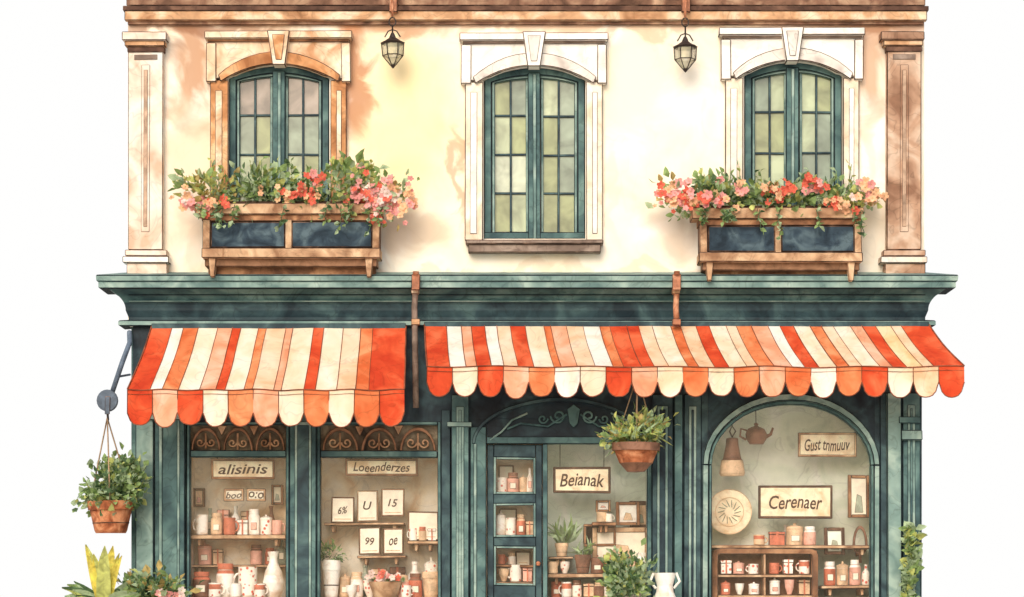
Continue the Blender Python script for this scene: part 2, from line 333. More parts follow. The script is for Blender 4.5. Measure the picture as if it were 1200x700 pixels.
def upper_window(cx,hw,ps,pt,pbm,kind):
    s=B('window_surround',bld)
    OCH=wc('ochre_stone',(204,146,98),.25,2.6,tint=(234,196,152),low=(156,102,64))
    GS=wc('soft_grey_stone',(222,214,204),.12,2.8,tint=(238,233,224),low=(190,178,168))
    H=TANST if kind=='tan' else WHITE; H2=OCH if kind=='tan' else CREAM
    if kind=='tan': H=wc('warm_pale_stone',(232,206,174),.2,3,tint=(243,230,208),low=(198,148,108))
    top=46+pt-79
    s.pb(cx-hw-22,cx-hw-1,ps+2,pbm+2 if kind!='tan' else 262,-.08,-.002,H2); s.pb(cx+hw+1,cx+hw+20,ps+2,pbm+2 if kind!='tan' else 262,-.08,-.002,H2)
    s.pb(cx-hw-16,cx-hw-8,ps+14,pbm-6,-.092,-.078,H,.006); s.pb(cx+hw+8,cx+hw+14,ps+14,pbm-6,-.092,-.078,H,.006)
    ap=arcpts(cx,hw+1,ps+1,pt-1); o=[(cx-hw-25+(2*hw+50)*i/14,top) for i in range(15)]
    s.strip(o,[(cx-hw-21,ps+2)]+ap[1:-1]+[(cx+hw+21,ps+2)],-.09,-.003,H)
    a1=arcpts(cx,hw+13,ps-4,pt-17); a2=arcpts(cx,hw+10,ps+4,pt-2)
    s.strip(a1,a2,-.13,-.088,H2 if kind=='tan' else GS)
    s.pb(cx-hw-29,cx+hw+27,top-8,top+1,-.17,-.004,H); s.pb(cx-hw-25,cx+hw+23,top+1.5,top+5,-.12,-.088,TAUPE if kind!='tan' else BROWN,.005)
    s.pb(cx-hw-27,cx-hw-15,top+6,ps+4,-.12,-.005,H); s.pb(cx+hw+14,cx+hw+25,top+6,ps+4,-.12,-.005,H)
    s.pp([(cx-14,top-9),(cx+13,top-9),(cx+7,pt-1),(cx-8,pt-1)],-.21,-.004,H)
    s.pp([(cx-8,top-4),(cx+7,top-4),(cx+3,pt-7),(cx-4,pt-7)],-.222,-.208,H2 if kind=='tan' else GS,.006)
    s.done()
    f=B('window_frame',bld)
    def path(d,n=14):
        ap=arcpts(cx,hw-d,ps+d*.3,pt+d,n); return [(cx-hw+d,pbm)]+ap+[(cx+hw-d,pbm)]
    f.strip(path(.5),path(9),.04,.2,TEAL,.011,INKT)
    f.strip(path(9.3),path(13),.07,.19,TEALL,.008,INKT)
    f.pb(cx-8,cx+7,pt+6,pbm,.02,.2,TEAL,.011,INKT); f.pb(cx-2,cx+2,pt+8,pbm,.0,.03,TEALL,.006,INKT)
    f.pb(cx-hw,cx+hw,pbm-8,pbm,.03,.2,TEAL,.011,INKT)
    rows=4; y0=pt+12; step=(pbm-8-y0)/rows
    for sgn in (-1,1):
        xa=cx+sgn*9; xb=cx+sgn*(hw-12); xm=(xa+xb)/2
        f.pb(xm-1.3,xm+1.3,pt+8,pbm-8,.095,.15,TEALD,.004,INKT)
        f.pb(xa-1.5,xa+1.5,pt+8,pbm-8,.09,.16,TEALL,.004,INKT)
        for r in range(1,rows):
            yy=y0+r*step+U(-1,1); f.pb(min(xa,xb),max(xa,xb),yy-1.2,yy+1.2,.10,.15,TEALD,.004,INKT)
    f.done()
    g=B('window_panes',bld)
    for sgn in (-1,1):
        xa=cx+sgn*7; xb=cx+sgn*(hw-9); xm=(xa+xb)/2
        for (p,q) in ((xa,xm),(xm,xb)):
            for r in range(rows):
                z0=y0-8 if r==0 else y0+r*step; z1=y0+(r+1)*step
                m=random.choice(PANES[:3] if r<2 else PANES[:4]+[PANES[3]]); 
                if kind=='tan' and r==0: m=PANES[4]
                yy=.125+U(-.004,.004)
                dx=U(-.004,.004)
                P0,P1=sorted((p,q))
                g.add([(X(P0,yy),yy+dx,Z(z1,yy)),(X(P1,yy),yy-dx,Z(z1,yy)),(X(P1,yy),yy-dx,Z(z0,yy)),(X(P0,yy),yy+dx,Z(z0,yy))],[(0,1,2,3)],m)
    g.done()
    c=B('curtains',bld)
    for sgn in (-1,1):
        vs=[];fs=[];n=24
        for i in range(n+1):
            u=i/n
            xt=cx+sgn*(hw*(.35+.65*u)); xbm=cx+sgn*(hw*(.1+.9*u))
            y=.35+.03*math.sin(u*30)
            for (xx,pz) in ((xt,pt),(cx+sgn*hw*(.75+.25*u),(pt+pbm)/2+10),(xbm,pbm)): vs.append((X(xx,y),y,Z(pz,y)))
        for i in range(n):
            for k in range(2): fs.append((3*i+k,3*i+3+k,3*i+4+k,3*i+1+k))
        c.add(vs,fs,PORC,True)
    c.done()
for W in WINS: upper_window(*W)
s=B('window_sill',bld); s.pb(546,707,281,286,-.2,.05,TAUPE); s.pb(549,704,286.5,296,-.16,-.002,TAUPE); s.done()
# ------------------------------------------------------------ shop cornice
k=B('shopfront_cornice',bld,0)
def cornice(b,prof):
    xl,xr=X(153),X(1082)
    for i in range(len(prof)-1):
        (o0,p0,m),(o1,p1,_)=prof[i],prof[i+1]; z0,z1=Z(p0,-o0),Z(p1,-o1)
        A=[(xl-o0,.3,z0),(xl-o0,-o0,z0),(xr+o0,-o0,z0),(xr+o0,.3,z0)]; C=[(xl-o1,.3,z1),(xl-o1,-o1,z1),(xr+o1,-o1,z1),(xr+o1,.3,z1)]
        b.add(A+C,[(0,1,5,4),(1,2,6,5),(2,3,7,6)],m)
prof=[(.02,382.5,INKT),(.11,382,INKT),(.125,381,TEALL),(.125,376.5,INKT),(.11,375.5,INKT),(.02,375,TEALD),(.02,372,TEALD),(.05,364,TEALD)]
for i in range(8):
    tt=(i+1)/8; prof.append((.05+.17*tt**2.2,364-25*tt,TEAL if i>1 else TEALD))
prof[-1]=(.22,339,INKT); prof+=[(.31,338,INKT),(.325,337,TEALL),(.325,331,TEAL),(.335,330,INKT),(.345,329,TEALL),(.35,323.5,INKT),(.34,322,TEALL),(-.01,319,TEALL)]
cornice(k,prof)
for yy,m in ((346,INKT),(353,TEALL)):
    k.box(X(151,-.12),X(1084,-.12),Z(yy,-.12)-.004,Z(yy,-.12)+.004,-.15 if yy==346 else -.115,-.05,m,0)
k.done()
for (px,pb_) in ((487,478),(793,380)):
    d=B('downpipe',bld); d.ptube([(px,318),(px,322)],-.40,.035,COPPER,8)
    cm=TAUPE if px<500 else COPPER
    d.pb(px-5,px+5,321,340,-.40,-.35,COPPER,.008); d.ptube([(px,340),(px-1,360),(px,pb_)],-.26,.034,cm,10)
    d.pb(px-5,px+5,374,381,-.31,-.22,TANST if px<500 else COPPER,.006); d.pb(px-5,px+4,338,344,-.32,-.2,TANST,.006)
    d.done()
# ------------------------------------------------------------ shopfront joinery
j=B('shopfront_joinery',bld)
j.pb(156,549,382.6,494,-.02,.12,NAVY,0); j.pb(549.2,800,382.6,490,-.02,.12,NAVY,0)
j.pb(549.3,570,490.1,712,-.01,.12,NAVY,0)
ap=ellpts(927,98,545,467); j.strip([(p[0],382.6) for p in ap],ap,-.02,.12,NAVY,0)
j.pb(800.2,829,382.6,712,-.02,.12,TEALD,0); j.pb(1025,1080,382.6,712,-.02,.12,TEALD,0)
j.strip(ellpts(927,104,545,461),ellpts(927,97,545,469),-.075,.10,TEALL,.011,INKT)
j.strip(ellpts(927,97,545,469.5),ellpts(927,93,545,474),-.03,.08,TEAL,.008,INKT)
for a,b,m in ((823,830,TEALL),(830.2,834,TEAL),(1024,1031,TEALL),(1020,1023.8,TEAL)):
    j.pb(a,b,545,712,-.075 if m is TEALL else -.03,.10,m,.011,INKT)
def pillar(a,b,top,m=TEAL,y=-.09,panels=True,pm=TEALD):
    j.pb(a,b,top,712,y,.12,m,.011,INKT)
    if panels and b-a>20:
        j.pb(a+6,b-6,top+14,706,y-.012,y+.01,TEALL,.006,INKT); j.pb(a+9,b-9,top+18,702,y-.018,y,pm,.006,INKT)
pillar(159,180,470,TEALL,-.1,False); pillar(181,217,470,TEAL,-.07,True,TEAL); j.pb(186,190,478,705,-.11,-.06,TEALL,.006,INKT)
j.pb(155,222,484,492,-.14,.1,TEALL,.01,INKT); j.pb(157,219,470,484,-.12,.1,TEAL,.01,INKT)
pillar(339,371,480,TEAL,-.08,True,TEALD)
pillar(517,528,480,TEALD,-.05,False); pillar(528.5,550,462,TEAL,-.1,True,TEALL)
j.pb(524,553,494,500,-.13,-.05,TEALL,.008,INKT)
pillar(764,789,462,TEALD,-.06,True,NAVY); pillar(790,800,462,TEAL,-.1,False); pillar(801,822,462,TEALD,-.05,True,NAVY)
pillar(1032,1040,460,TEALD,-.05,False); pillar(1040.5,1057,460,TEALL,-.11,False); pillar(1058,1079,460,TEAL,-.07,True,TEAL)
j.pb(1056,1081,504,516,-.14,-.04,TEALL,.01,INKT); j.pb(1054,1079,488,496,-.13,-.05,TEAL,.01,INKT)
def frame(a,b,c,d,t_=4,y=-.03,m=TEAL):
    j.pb(a,a+t_,c,d,y,.10,m,.008,INKT); j.pb(b-t_,b,c,d,y,.10,m,.008,INKT)
    j.pb(a+t_+.1,b-t_-.1,c,c+t_,y,.10,m,.008,INKT); j.pb(a+t_+.1,b-t_-.1,d-t_,d,y,.10,m,.008,INKT)
frame(219,339,494,712,4); frame(371.5,517,494,712,4)
for a,b in ((223.2,334.8),(375.7,512.8)): j.pb(a,b,528,536,-.05,.09,TEAL,.009,INKT)
j.pb(551,570,500,712,-.05,.10,TEAL,.011,INKT); j.pb(555,559,520,705,-.07,-.04,TEALL,.006,INKT)
j.pb(570.2,764,490.3,512,.0,.10,NAVY,.0,INKT); j.pb(570.2,763.8,512,520,-.05,.10,TEAL,.01,INKT)
j.strip(ellpts(657,104,520,466),ellpts(657,100,520,471),-.06,.02,TEALD,.008,INKT)
j.pb(636,642,520.2,712,-.02,.10,TEAL,.009,INKT); j.pb(758,763.8,520.2,712,-.02,.10,TEAL,.009,INKT)
j.done()
dr=B('entrance_door',bld)
dr.pb(571,578.5,521,800,.02,.09,TEALD,.008,INKT); dr.pb(628,635.5,521,800,.02,.09,TEALD,.008,INKT)
for c,d in ((521,536),(579,590),(629,640),(686,800)): dr.pb(578.6,627.9,c,d,.025,.088,TEALD,.008,INKT)
for c,d in ((536,579),(590,629),(640,686)):
    for (a,b,e,f_) in ((578.6,581.5,c,d),(625,627.9,c,d)): dr.pb(a,b,e,f_,.01,.07,TEALL,.004,INKT)
    dr.pb(581.6,624.9,c,c+2.5,.01,.07,TEALL,.004,INKT); dr.pb(581.6,624.9,d-2.5,d,.01,.07,TEALL,.004,INKT)
dr.lathe((X(631),-.01,Z(660)),[(0,-.03),(.022,-.02),(.03,0),(.022,.02),(0,.03)],COPPER,10)
dr.done()
o=B('scroll_ornament',bld)
def spiral(cx,cy,r,turn,dirn,y,rad,mat,n=18):
    pts=[]
    for i in range(n+1):
        t_=i/n; a=turn*2*math.pi*t_*dirn+ (0 if dirn>0 else math.pi); rr=r*(1-.8*t_); pts.append((cx+rr*math.cos(a),cy+rr*math.sin(a)))
    o.ptube(pts,y,rad,mat,5)
for sg in (-1,1):
    spiral(672+sg*18,488,9,1.3,sg,-.04,.014,TEAL); spiral(672+sg*36,491,6,1.2,-sg,-.04,.012,TEAL); 
    o.ptube([(672+sg*8,486),(672+sg*30,500),(672+sg*62,496),(672+sg*78,503)],-.04,.012,TEAL)
o.pp([(664,480),(672,474),(680,480),(677,497),(672,502),(667,497)],-.05,-.022,TEAL,.006,INKT)
for sg,xx in ((1,574),(-1,760)):
    o.ptube([(xx,516),(xx+sg*14,506),(xx+sg*26,492),(xx+sg*44,484)],-.04,.012,TEALL)
TRB=wc('transom_board',(120,108,90),.3,4,tint=(158,146,122),low=(80,72,62))
for (a,b) in ((223,335),(376,513)):
    o.pb(a,b,498,528,.04,.05,TRB,0)
    wd=(b-a)/3
    for i in range(3):
        c=a+wd*(i+.5)
        o.strip(ellpts(c,wd*.46,528,501,12),ellpts(c,wd*.40,528,505,12),-.02,.03,WOODM,.005)
        spiral(c-wd*.17,519,wd*.14,1.2,1,.0,.011,TANW); spiral(c+wd*.17,519,wd*.14,1.2,-1,.0,.011,TANW)
        o.ptube([(c,527),(c,508)],.0,.012,TANW,5)
        if i: 
            e=a+wd*i; o.pp([(e-6,499),(e+6,499),(e,511)],-.01,.03,TANW,.005)
o.done()
I=B('display_interiors',bld,0)
I.box(X(160),X(568),0,Z(712),-.02,.12,TEAL,.011,INKT); I.box(X(640),X(1078),0,Z(712),-.02,.12,TEAL,.011,INKT)
def bay(a,b,top,back,bm_,dep=.75,fl=700,floor=TANW):
    xa,xb=X(a),X(b); zb=Z(fl); zt=Z(top)
    I.box(xa-.02,xb+.02,zb-.2,zt+.3,dep,dep+.05,back,0)
    I.box(xa-.06,xa,zb-.2,zt+.3,.125,dep-.002,bm_,0); I.box(xb,xb+.06,zb-.2,zt+.3,.125,dep-.002,bm_,0)
    I.box(xa,xb,zb-.05,zb,.125,dep-.002,floor,0); I.box(xa+.001,xb-.001,zt,zt+.05,.125,dep-.002,bm_,0)
bay(219,338,494,LINEN,LINEN); bay(372,517,494,LINEN,LINEN); bay(642,760,512,MINT,MINT); bay(822,1032,462,SAGE,SAGE)
bay(571,636,516,LINEN,LINEN,.45)
I.done()
gl=B('shop_glazing',bld,0)
def gq(a,b,c,d,y=.085): gl.add([(X(a),y,Z(d)),(X(b),y,Z(d)),(X(b),y,Z(c)),(X(a),y,Z(c))],[(0,1,2,3)],SHOPGL)
gq(221,337,530,712); gq(373,516,530,712); gq(641,759,516,712); gq(825,1030,463,712); gq(578,628,530,690,.05)
gl.done()
# ------------------------------------------------------------ AWNINGS
def awning(x0t,x1t,pyt,x0f,x1f,pyf,pyv,pys,yf,stripes,scal):
    a=B('striped_awning'); yt=-.13
    T0=Vector((X(x0t,yt),yt,Z(pyt,yt))); T1=Vector((X(x1t,yt),yt,Z(pyt,yt)))
    F0=Vector((X(x0f,yf),yf,Z(pyf,yf))); F1=Vector((X(x1f,yf),yf,Z(pyf,yf)))
    def P(u,v):
        p=T0.lerp(T1,u).lerp(F0.lerp(F1,u),v); p.z-=.035*math.sin(math.pi*v)+.012*v*math.sin(u*37)*.6; return p
    tot=sum(q[1] for q in stripes); c=0; n=8
    for (ch,wd) in stripes:
        u0=c/tot; c+=wd; u1=c/tot; vs=[];fs=[]
        for i in range(3):
            for k in range(n+1): vs.append(P(u0+(u1-u0)*i/2,k/n))
        for i in range(2):
            for k in range(n): q=i*(n+1)+k; fs.append((q,q+1,q+n+2,q+n+1))
        a.add(vs,fs,AW[ch],False)
        a.tube([P(u0,k/n)+Vector((0,-.004,.004)) for k in range(n+1)],U(.003,.0055),AINK,5)
    a.tube([P(1,k/n)+Vector((0,-.004,.006)) for k in range(n+1)],.009,AINK,5)
    a.tube([P(0,k/n)+Vector((0,-.004,.006)) for k in range(n+1)],.009,AINK,5)
    ns=len(scal); zv=Z(pyv,yf); zs=Z(pys,yf)
    def drop(t,k=1): return zv+(zs-zv)*k*(max(0,1-abs(2*t-1)**2.3))**.6
    edge=[]
    for i,ch in enumerate(scal):
        vs=[];fs=[];m=8; kk=U(.88,1.08)
        for q in range(m+1):
            t=q/m; u=(i+t)/ns; p=P(u,1); by=.012*math.sin(u*ns*math.pi*2)+(.018*math.sin(u*23))
            zb=drop(t,kk)+U(-.003,.003)
            vs+= [p,(p.x,p.y-.004+by*.5,(p.z+zb)/2),(p.x,p.y-.008+by,zb)]
            edge.append(Vector((p.x,p.y-.010+by,zb)))
        for q in range(m):
            for r_ in range(2): g=3*q+r_; fs.append((g,g+1,g+4,g+3))
        a.add(vs,fs,AW[ch],False)
        p=P(i/ns,1); a.tube([p+Vector((0,-.006,0)),Vector((p.x,p.y-.008+.012*math.sin(i*math.pi*2),zv))],.0045,AINK,5)
    a.tube(edge,.0065,AINK,5)
    a.tube([P(i/60,1)+Vector((0,-.006,0)) for i in range(61)],.007,AINK,6)
    a.tube([P(i/60,1)+Vector((0,-.006,-.05)) for i in range(61)],.003,AINK,5)
    a.tube([P(.003,1)+Vector((0,.03,-.03)),P(.997,1)+Vector((0,.03,-.03))],.018,STEEL,8)
    for u in (.01,.5,.99):
        f=P(u,1); a.tube([f+Vector((0,.03,-.03)),(T0.lerp(T1,u).x,-.04,zs+.2)],.014,STEEL,8)
    a.box(T0.x,T1.x,T0.z-.03,T0.z+.035,yt-.02,-.03,TEALD,.006,INKT)
    return a.done()
s1=[('r',24),('w',13),('o',17),('c',22),('s',17),('r',10),('c',20),('o',9),('p',22),('s',8),('c',24),('r',12),('c',22),('p',20),('o',14),('r',38)]
awning(178,476,383,149,474,457,484,500,-.95,s1,list('rsrcoscocor'))
s2=[('r',26),('w',18),('s',12),('r',16),('w',14),('p',16),('r',18),('c',22),('o',8),('s',18),('p',20),('w',20),('o',12),('r',20),('r',14),('p',16),('c',22),('o',12),('p',18),('r',16),('c',20),('p',12),('o',18),('s',20),('w',14),('r',16),('c',20),('o',14),('p',14),('c',20),('s',14),('r',16),('y',18),('p',12),('r',34)]
awning(497,1088,381,500,1130,430,448,466,-.85,s2,list('rcrsowcrscocosoworcpr'))
# ------------------------------------------------------------ WINDOW BOXES
def window_box(a,b,top,floor_,seedlist):
    q=B('flower_window_box'); yf=-.45
    q.pb(a-8,b+2,top,top+13,yf-.03,-.09,TANW); q.pb(a,b,top+13.5,top+21,yf+.01,-.09,BROWN,.008)
    m=(a+b)/2-3
    q.pb(a+1,b-1,top+21.5,top+52,yf+.05,-.1,DBROWN,.008)
    for (c,d) in ((a+11,m-4),(m+4,b-10)): q.pb(c,d,top+22,top+52,yf+.02,yf+.06,PANEL,.012,INK)
    for c in (a+1,m-4,b-10): q.pb(c,c+(9 if c!=m-4 else 8),top+19,top+54,yf,yf+.07,TANW,.008)
    q.pb(a,b,top+52.5,top+64,yf-.02,-.1,TANW)
    q.pb(a+4,b-4,top+64.5,top+74,yf+.06,-.1,WOODM,.008); q.pb(a+8,b-6,top+74.5,top+84,yf+.16,-.1,BROWN,.008)
    for c in (a+8,b-18): q.pp([(c,top+64),(c+9,top+64),(c+7,top+86),(c+2,top+86)],yf+.02,-.05,TANW,.006)
    q.pb(a-4,b-2,top-2,top+1,yf+.03,-.12,SOIL,0)
    for (cx,cy,rx,ry,n,sz,ms) in seedlist['leaf']:
        q.clump((X(cx,-.35),-.33,Z(cy,-.35)),(S(rx),.17,S(ry)),n,sz,ms,.35,.62)
    for (cx,cy,rx,ry,n,ms) in seedlist['fl']:
        for _ in range(n):
            g=(random.gauss(0,.5),random.gauss(0,.5)); q.flower((X(cx,-.45)+g[0]*S(rx),-.42-U(0,.16),Z(cy,-.45)+g[1]*S(ry)),U(.025,.058),random.choice(ms))
    for _ in range(11):
        px=U(a-6,b+6); l=U(12,34); pts=[(X(px,-.5),-.46,Z(top,-.5))]
        for i in range(1,5): pts.append((pts[-1][0]+U(-.03,.03),-.5-.01*i,pts[-1][2]-S(l)/4))
        q.tube(pts,.005,G2,4)
        for p in pts[1:]:
            for _k in range(3): q.leaf(Vector(p),Vector((U(-1,1),-.4,U(-.8,.4))),U(.05,.1),random.choice([G1,G4,G2]),.6)
    for _ in range(20):
        px=U(a,b); h=U(20,50); p0=Vector((X(px,-.3),-.3,Z(top,-.3))); p1=p0+Vector((U(-.12,.12),U(-.08,.05),S(h)))
        q.tube([p0,p0.lerp(p1,.5)+Vector((U(-.03,.03),0,0)),p1],.004,G1,4)
        for k_ in range(5): q.leaf(p0.lerp(p1,.4+.15*k_),Vector((U(-1,1),U(-.6,.3),.5)),U(.06,.1),random.choice([G1,G4,G3]),.5)
    q.done()
LG=[G1,G1,G2,G4,G3,G4]; 
window_box(236,446,238,322,dict(leaf=[(245,228,38,22,240,.1,[G1,G4,G3,G5]),(300,222,40,24,240,.1,LG),(352,230,45,20,200,.095,LG),(400,222,34,24,180,.1,[G1,G4,G3]),(448,232,34,28,140,.09,[G1,G4,G5]),(416,204,14,14,34,.16,[G1,G3])],
  fl=[(220,236,12,14,14,[F_O,F_P,F_W]),(250,240,24,10,20,[F_O,F_R,F_P]),(325,228,16,8,8,[F_R,F_O]),(352,226,20,12,20,[F_R,F_O]),(372,212,14,10,12,[F_R,F_P]),(430,226,24,20,60,[F_P,F_P,F_R,F_W]),(462,236,24,22,50,[F_P,F_W,F_O]),(440,252,18,10,18,[F_P,F_R]),(478,228,10,14,10,[F_P,F_O])]))
window_box(819,1011,243,322,dict(leaf=[(808,234,32,20,160,.095,[G1,G4,G5]),(850,228,36,22,220,.1,LG),(900,234,36,18,180,.095,LG),(950,232,36,20,190,.095,LG),(1000,232,34,22,190,.1,[G1,G4,G3,G5])],
  fl=[(796,230,24,18,46,[F_P,F_O,F_R]),(830,236,24,12,30,[F_R,F_O,F_P]),(862,222,18,12,14,[F_O,F_P]),(915,226,22,12,24,[F_R,F_O]),(952,216,14,9,16,[F_P,F_R]),(978,238,20,10,16,[F_R,F_O]),(1018,228,18,18,30,[F_W,F_P,F_O,F_O])]))
# ------------------------------------------------------------ LANTERNS
LGL=glass_mat('lantern_glass',(236,220,186),.45)
def lantern(px,top,sc=1.0):
    q=B('hanging_lantern'); y=-.35
    q.pb(px-4,px+6,-30,14,-.16,-.05,COPPER,.01)
    q.tube([(X(px),-.1,Z(4)),(X(px),-.25,Z(2)),(X(px,y),y,Z(8,y)),(X(px,y),y,Z(20,y))],.014,COPPER,6)
    pts=[]; 
    for i in range(13):
        a=i/12*2*math.pi; pts.append((px+4*math.sin(a),26+5*math.cos(a)))
    q.ptube(pts,y,.009,IRON,5); q.ptube([(px,30),(px,top+4)],y,.01,IRON,5)
    q.ptube([(px-9,top+6),(px-5,top-1),(px,top-3),(px+5,top-1),(px+9,top+6)],y,.008,IRON,5)
    c=(X(px,y),y,Z(top+40,y))
    q.lathe(c,[(0,.40),(.02,.38),(.04,.33),(.10,.29),(.145,.27),(.13,.255)],IRON,8)
    q.lathe(c,[(.125,.26),(.115,.12),(.03,.01)],LGL,6)
    q.lathe(c,[(0,-.03),(.02,-.01),(.035,.01),(.02,.03),(0,.03)],IRON,8)
    for i in range(6):
        a=2*math.pi*i/6; ca,sa=math.cos(a),math.sin(a)
        q.tube([(c[0]+.13*ca,c[1]+.13*sa,c[2]+.26),(c[0]+.12*ca,c[1]+.12*sa,c[2]+.12),(c[0]+.03*ca,c[1]+.03*sa,c[2]+.01)],.006,IRON,5)
        a2=2*math.pi*(i+1)/6
        for rr,zz in ((.13,.255),(.12,.12)): q.tube([(c[0]+rr*ca,c[1]+rr*sa,c[2]+zz),(c[0]+rr*math.cos(a2),c[1]+rr*math.sin(a2),c[2]+zz)],.006,IRON,5)
    q.done()
lantern(460,38); lantern(803,42)
# ------------------------------------------------------------ HANGING PLANTERS
def pot(q,c,r,h,mat=TERRA):
    q.lathe(c,[(0,0),(r*.66,0),(r*.72,h*.08),(r*.92,h*.72),(r*1.0,h*.72),(r*1.02,h),(r*.9,h),(r*.88,h*.8),(0,h*.8)],mat,20,mats=[mat,mat,mat,INK,mat,mat,mat,SOIL])
    q.lathe(c,[(r*.80,h*.30),(r*.815,h*.33)],INK,20)
q=B('hanging_planter'); y=-.35
q.tube([(X(153),-.06,Z(390)),(X(150,y),y*.6,Z(400,y)),(X(143,y),y,Z(425,y)),(X(131,y),y,Z(462,y))],.03,STEEL,8)
q.tube([(X(153),-.05,Z(440)),(X(138,y),y,Z(442,y))],.014,STEEL,6)
vs=[];fs=[]
for i in range(20):
    a=2*math.pi*i/20
    for (rr,yy) in ((.0,-.05),(.12,-.05),(.08,0),(.12,.05),(.0,.05)): vs.append((X(126,y)+rr*math.cos(a),y+yy,Z(470,y)+rr*math.sin(a)*1.05))
for i in range(20):
    for k_ in range(4): fs.append((5*i+k_,5*((i+1)%20)+k_,5*((i+1)%20)+k_+1,5*i+k_+1))
q.add(vs,fs,STEEL)
q.pb(123,129,465,486,y-.07,y-.055,STEEL,.006); q.ptube([(126,482),(127,492),(125,497)],y,.014,IRON)
c=(X(130,y),y,Z(625,y))
for dx,dy in ((-.24,0),(.22,.0),(.02,-.22)): q.tube([(X(126,y),y,Z(490,y)),(c[0]+dx*.75,y+dy,Z(560,y)),(c[0]+dx,y+dy,Z(592,y))],.009,ROPE,5)
pot(q,c,.265,.37)
q.clump((X(128,y),y,Z(569,y)),(.35,.30,.28),1000,.085,[G1,G4,G4,G1,G3,G2],.3,.75)
q.clump((X(130,y),y-.05,Z(586,y)),(.28,.25,.14),260,.07,[G2,G1],.0,.65)
q.done()
q=B('hanging_planter'); y=-.68; c=(X(745,y),y,Z(553,y))
for dx,dy in ((-.24,0),(.24,0),(0,-.2),(0,.2)): q.tube([(X(747,y),y,Z(440,y)),(c[0]+dx,y+dy,Z(522,y))],.008,ROPE,5)
q.lathe(c,[(0,-.01),(.10,.0),(.19,.10),(.25,.24),(.275,.24),(.28,.33),(.25,.33),(.24,.28),(0,.28)],TERRA,20,mats=[BRNG,BRNG,TERRA,INK,BRNG,BRNG,BRNG,SOIL])
q.clump((X(748,y),y,Z(506,y)),(.33,.28,.20),650,.085,[G1,G4,G3,G1,G4,G5,G3],.4,.5)
for _ in range(80):
    a=U(0,6.28); p=Vector((c[0]+.18*math.cos(a),c[1]+.18*math.sin(a),c[2]+.36)); q.leaf(p,Vector((math.cos(a),math.sin(a)-.3,U(.2,1.6))),U(.13,.24),random.choice([G1,G3,G4]),.22,.5)
q.done()
# ------------------------------------------------------------ SIGNS, CARDS, FRAMES
def sign(a,b,c,d,y,txt,fr=WOODM,face=PARCH,tilt=0,tw=.78,th=.5,hang=None,name='shop_sign'):
    q=B(name); t_=2.6 if name=='shop_sign' else 1.4
    q.pb(a,b,c,d,y,y+.03,fr,.008); q.pb(a+t_,b-t_,c+t_,d-t_,y-.008,y+.004,face,.004)
    if txt: q.text(txt,(a+b)/2,(c+d)/2,(b-a)*tw,(d-c)*th,y-.011,LETTER)
    if name=='price_card': q.pb(a+4,b-4,d-5,d-4,y-.011,y-.007,TANG,0)
    if hang:
        for px in (a+8,b-8): q.ptube([(px,c+1),(px,hang)],y+.01,.005,IRON,5)
    q.done()
sign(247,322,538,562,.2,'alisinis',BROWN,hang=528); sign(262,286,573,588,.25,'boo',TANW,PAPER); sign(289,312,573,588,.25,'o:o',TANW,PAPER)
sign(404,490,537,558,.2,'Loeenderzes',WOODM,hang=528)
sign(648,716,547,578,.18,'Beianak',DBROWN,hang=518)
sign(889,976,569,608,.18,'Cerenaer',DBROWN,PARCH,tw=.72,th=.42); sign(935,1004,507,536,.3,'Gust tnmuuv',TANW,PARCH)
def card(a,b,c,d,y,txt,face=PAPER,fr=WOODM): sign(a,b,c,d,y,txt,fr,face,tw=.42,th=.28,name='price_card')
for (a,b,c,d,t_) in ((388,415,583,613,'6%'),(418,443,575,612,'U'),(447,474,573,606,'15'),(420,446,618,650,'99'),(449,473,620,650,'oe'),(478,514,600,634,'')):
    card(a,b,c,d,.3+U(-.03,.03),t_,random.choice([PAPER,PAPER,PARCH]),random.choice([WOODM,TANW,BROWN]))
def pframe(a,b,c,d,y,fr=WOODM,face=PAPER,t_=5):
    q=B('picture_frame'); q.pb(a,b,c,d,y+.02,y+.03,face,.002)
    q.pb(a,a+t_,c,d,y,y+.04,fr,.007); q.pb(b-t_,b,c,d,y,y+.04,fr,.007); q.pb(a+t_+.1,b-t_-.1,c,c+t_,y+.002,y+.04,fr,.007); q.pb(a+t_+.1,b-t_-.1,d-t_,d,y+.002,y+.04,fr,.007)
    m=(a+b)/2; h=(d-c)
    q.pp([(m-(b-a)*.2,d-t_-2),(m+(b-a)*.2,d-t_-2),(m+(b-a)*.12,c+h*.5),(m-(b-a)*.1,c+h*.45)],y+.012,y+.02,random.choice([ROSE,TANG,GREYG]),.004)
    q.done()
pframe(694,762,618,662,.45,TANW,PAPER,6); pframe(722,750,588,616,.4,BROWN,PORC,4); pframe(994,1019,557,607,.3,BROWN,PAPER,4)
pframe(738,762,587,620,.5,DBROWN,TANG,5); pframe(698,716,586,600,.42,BROWN,PORC,3)
pframe(226,240,572,594,.6,WOODM,TANG,3); pframe(318,332,568,592,.6,BROWN,PAPER,3)
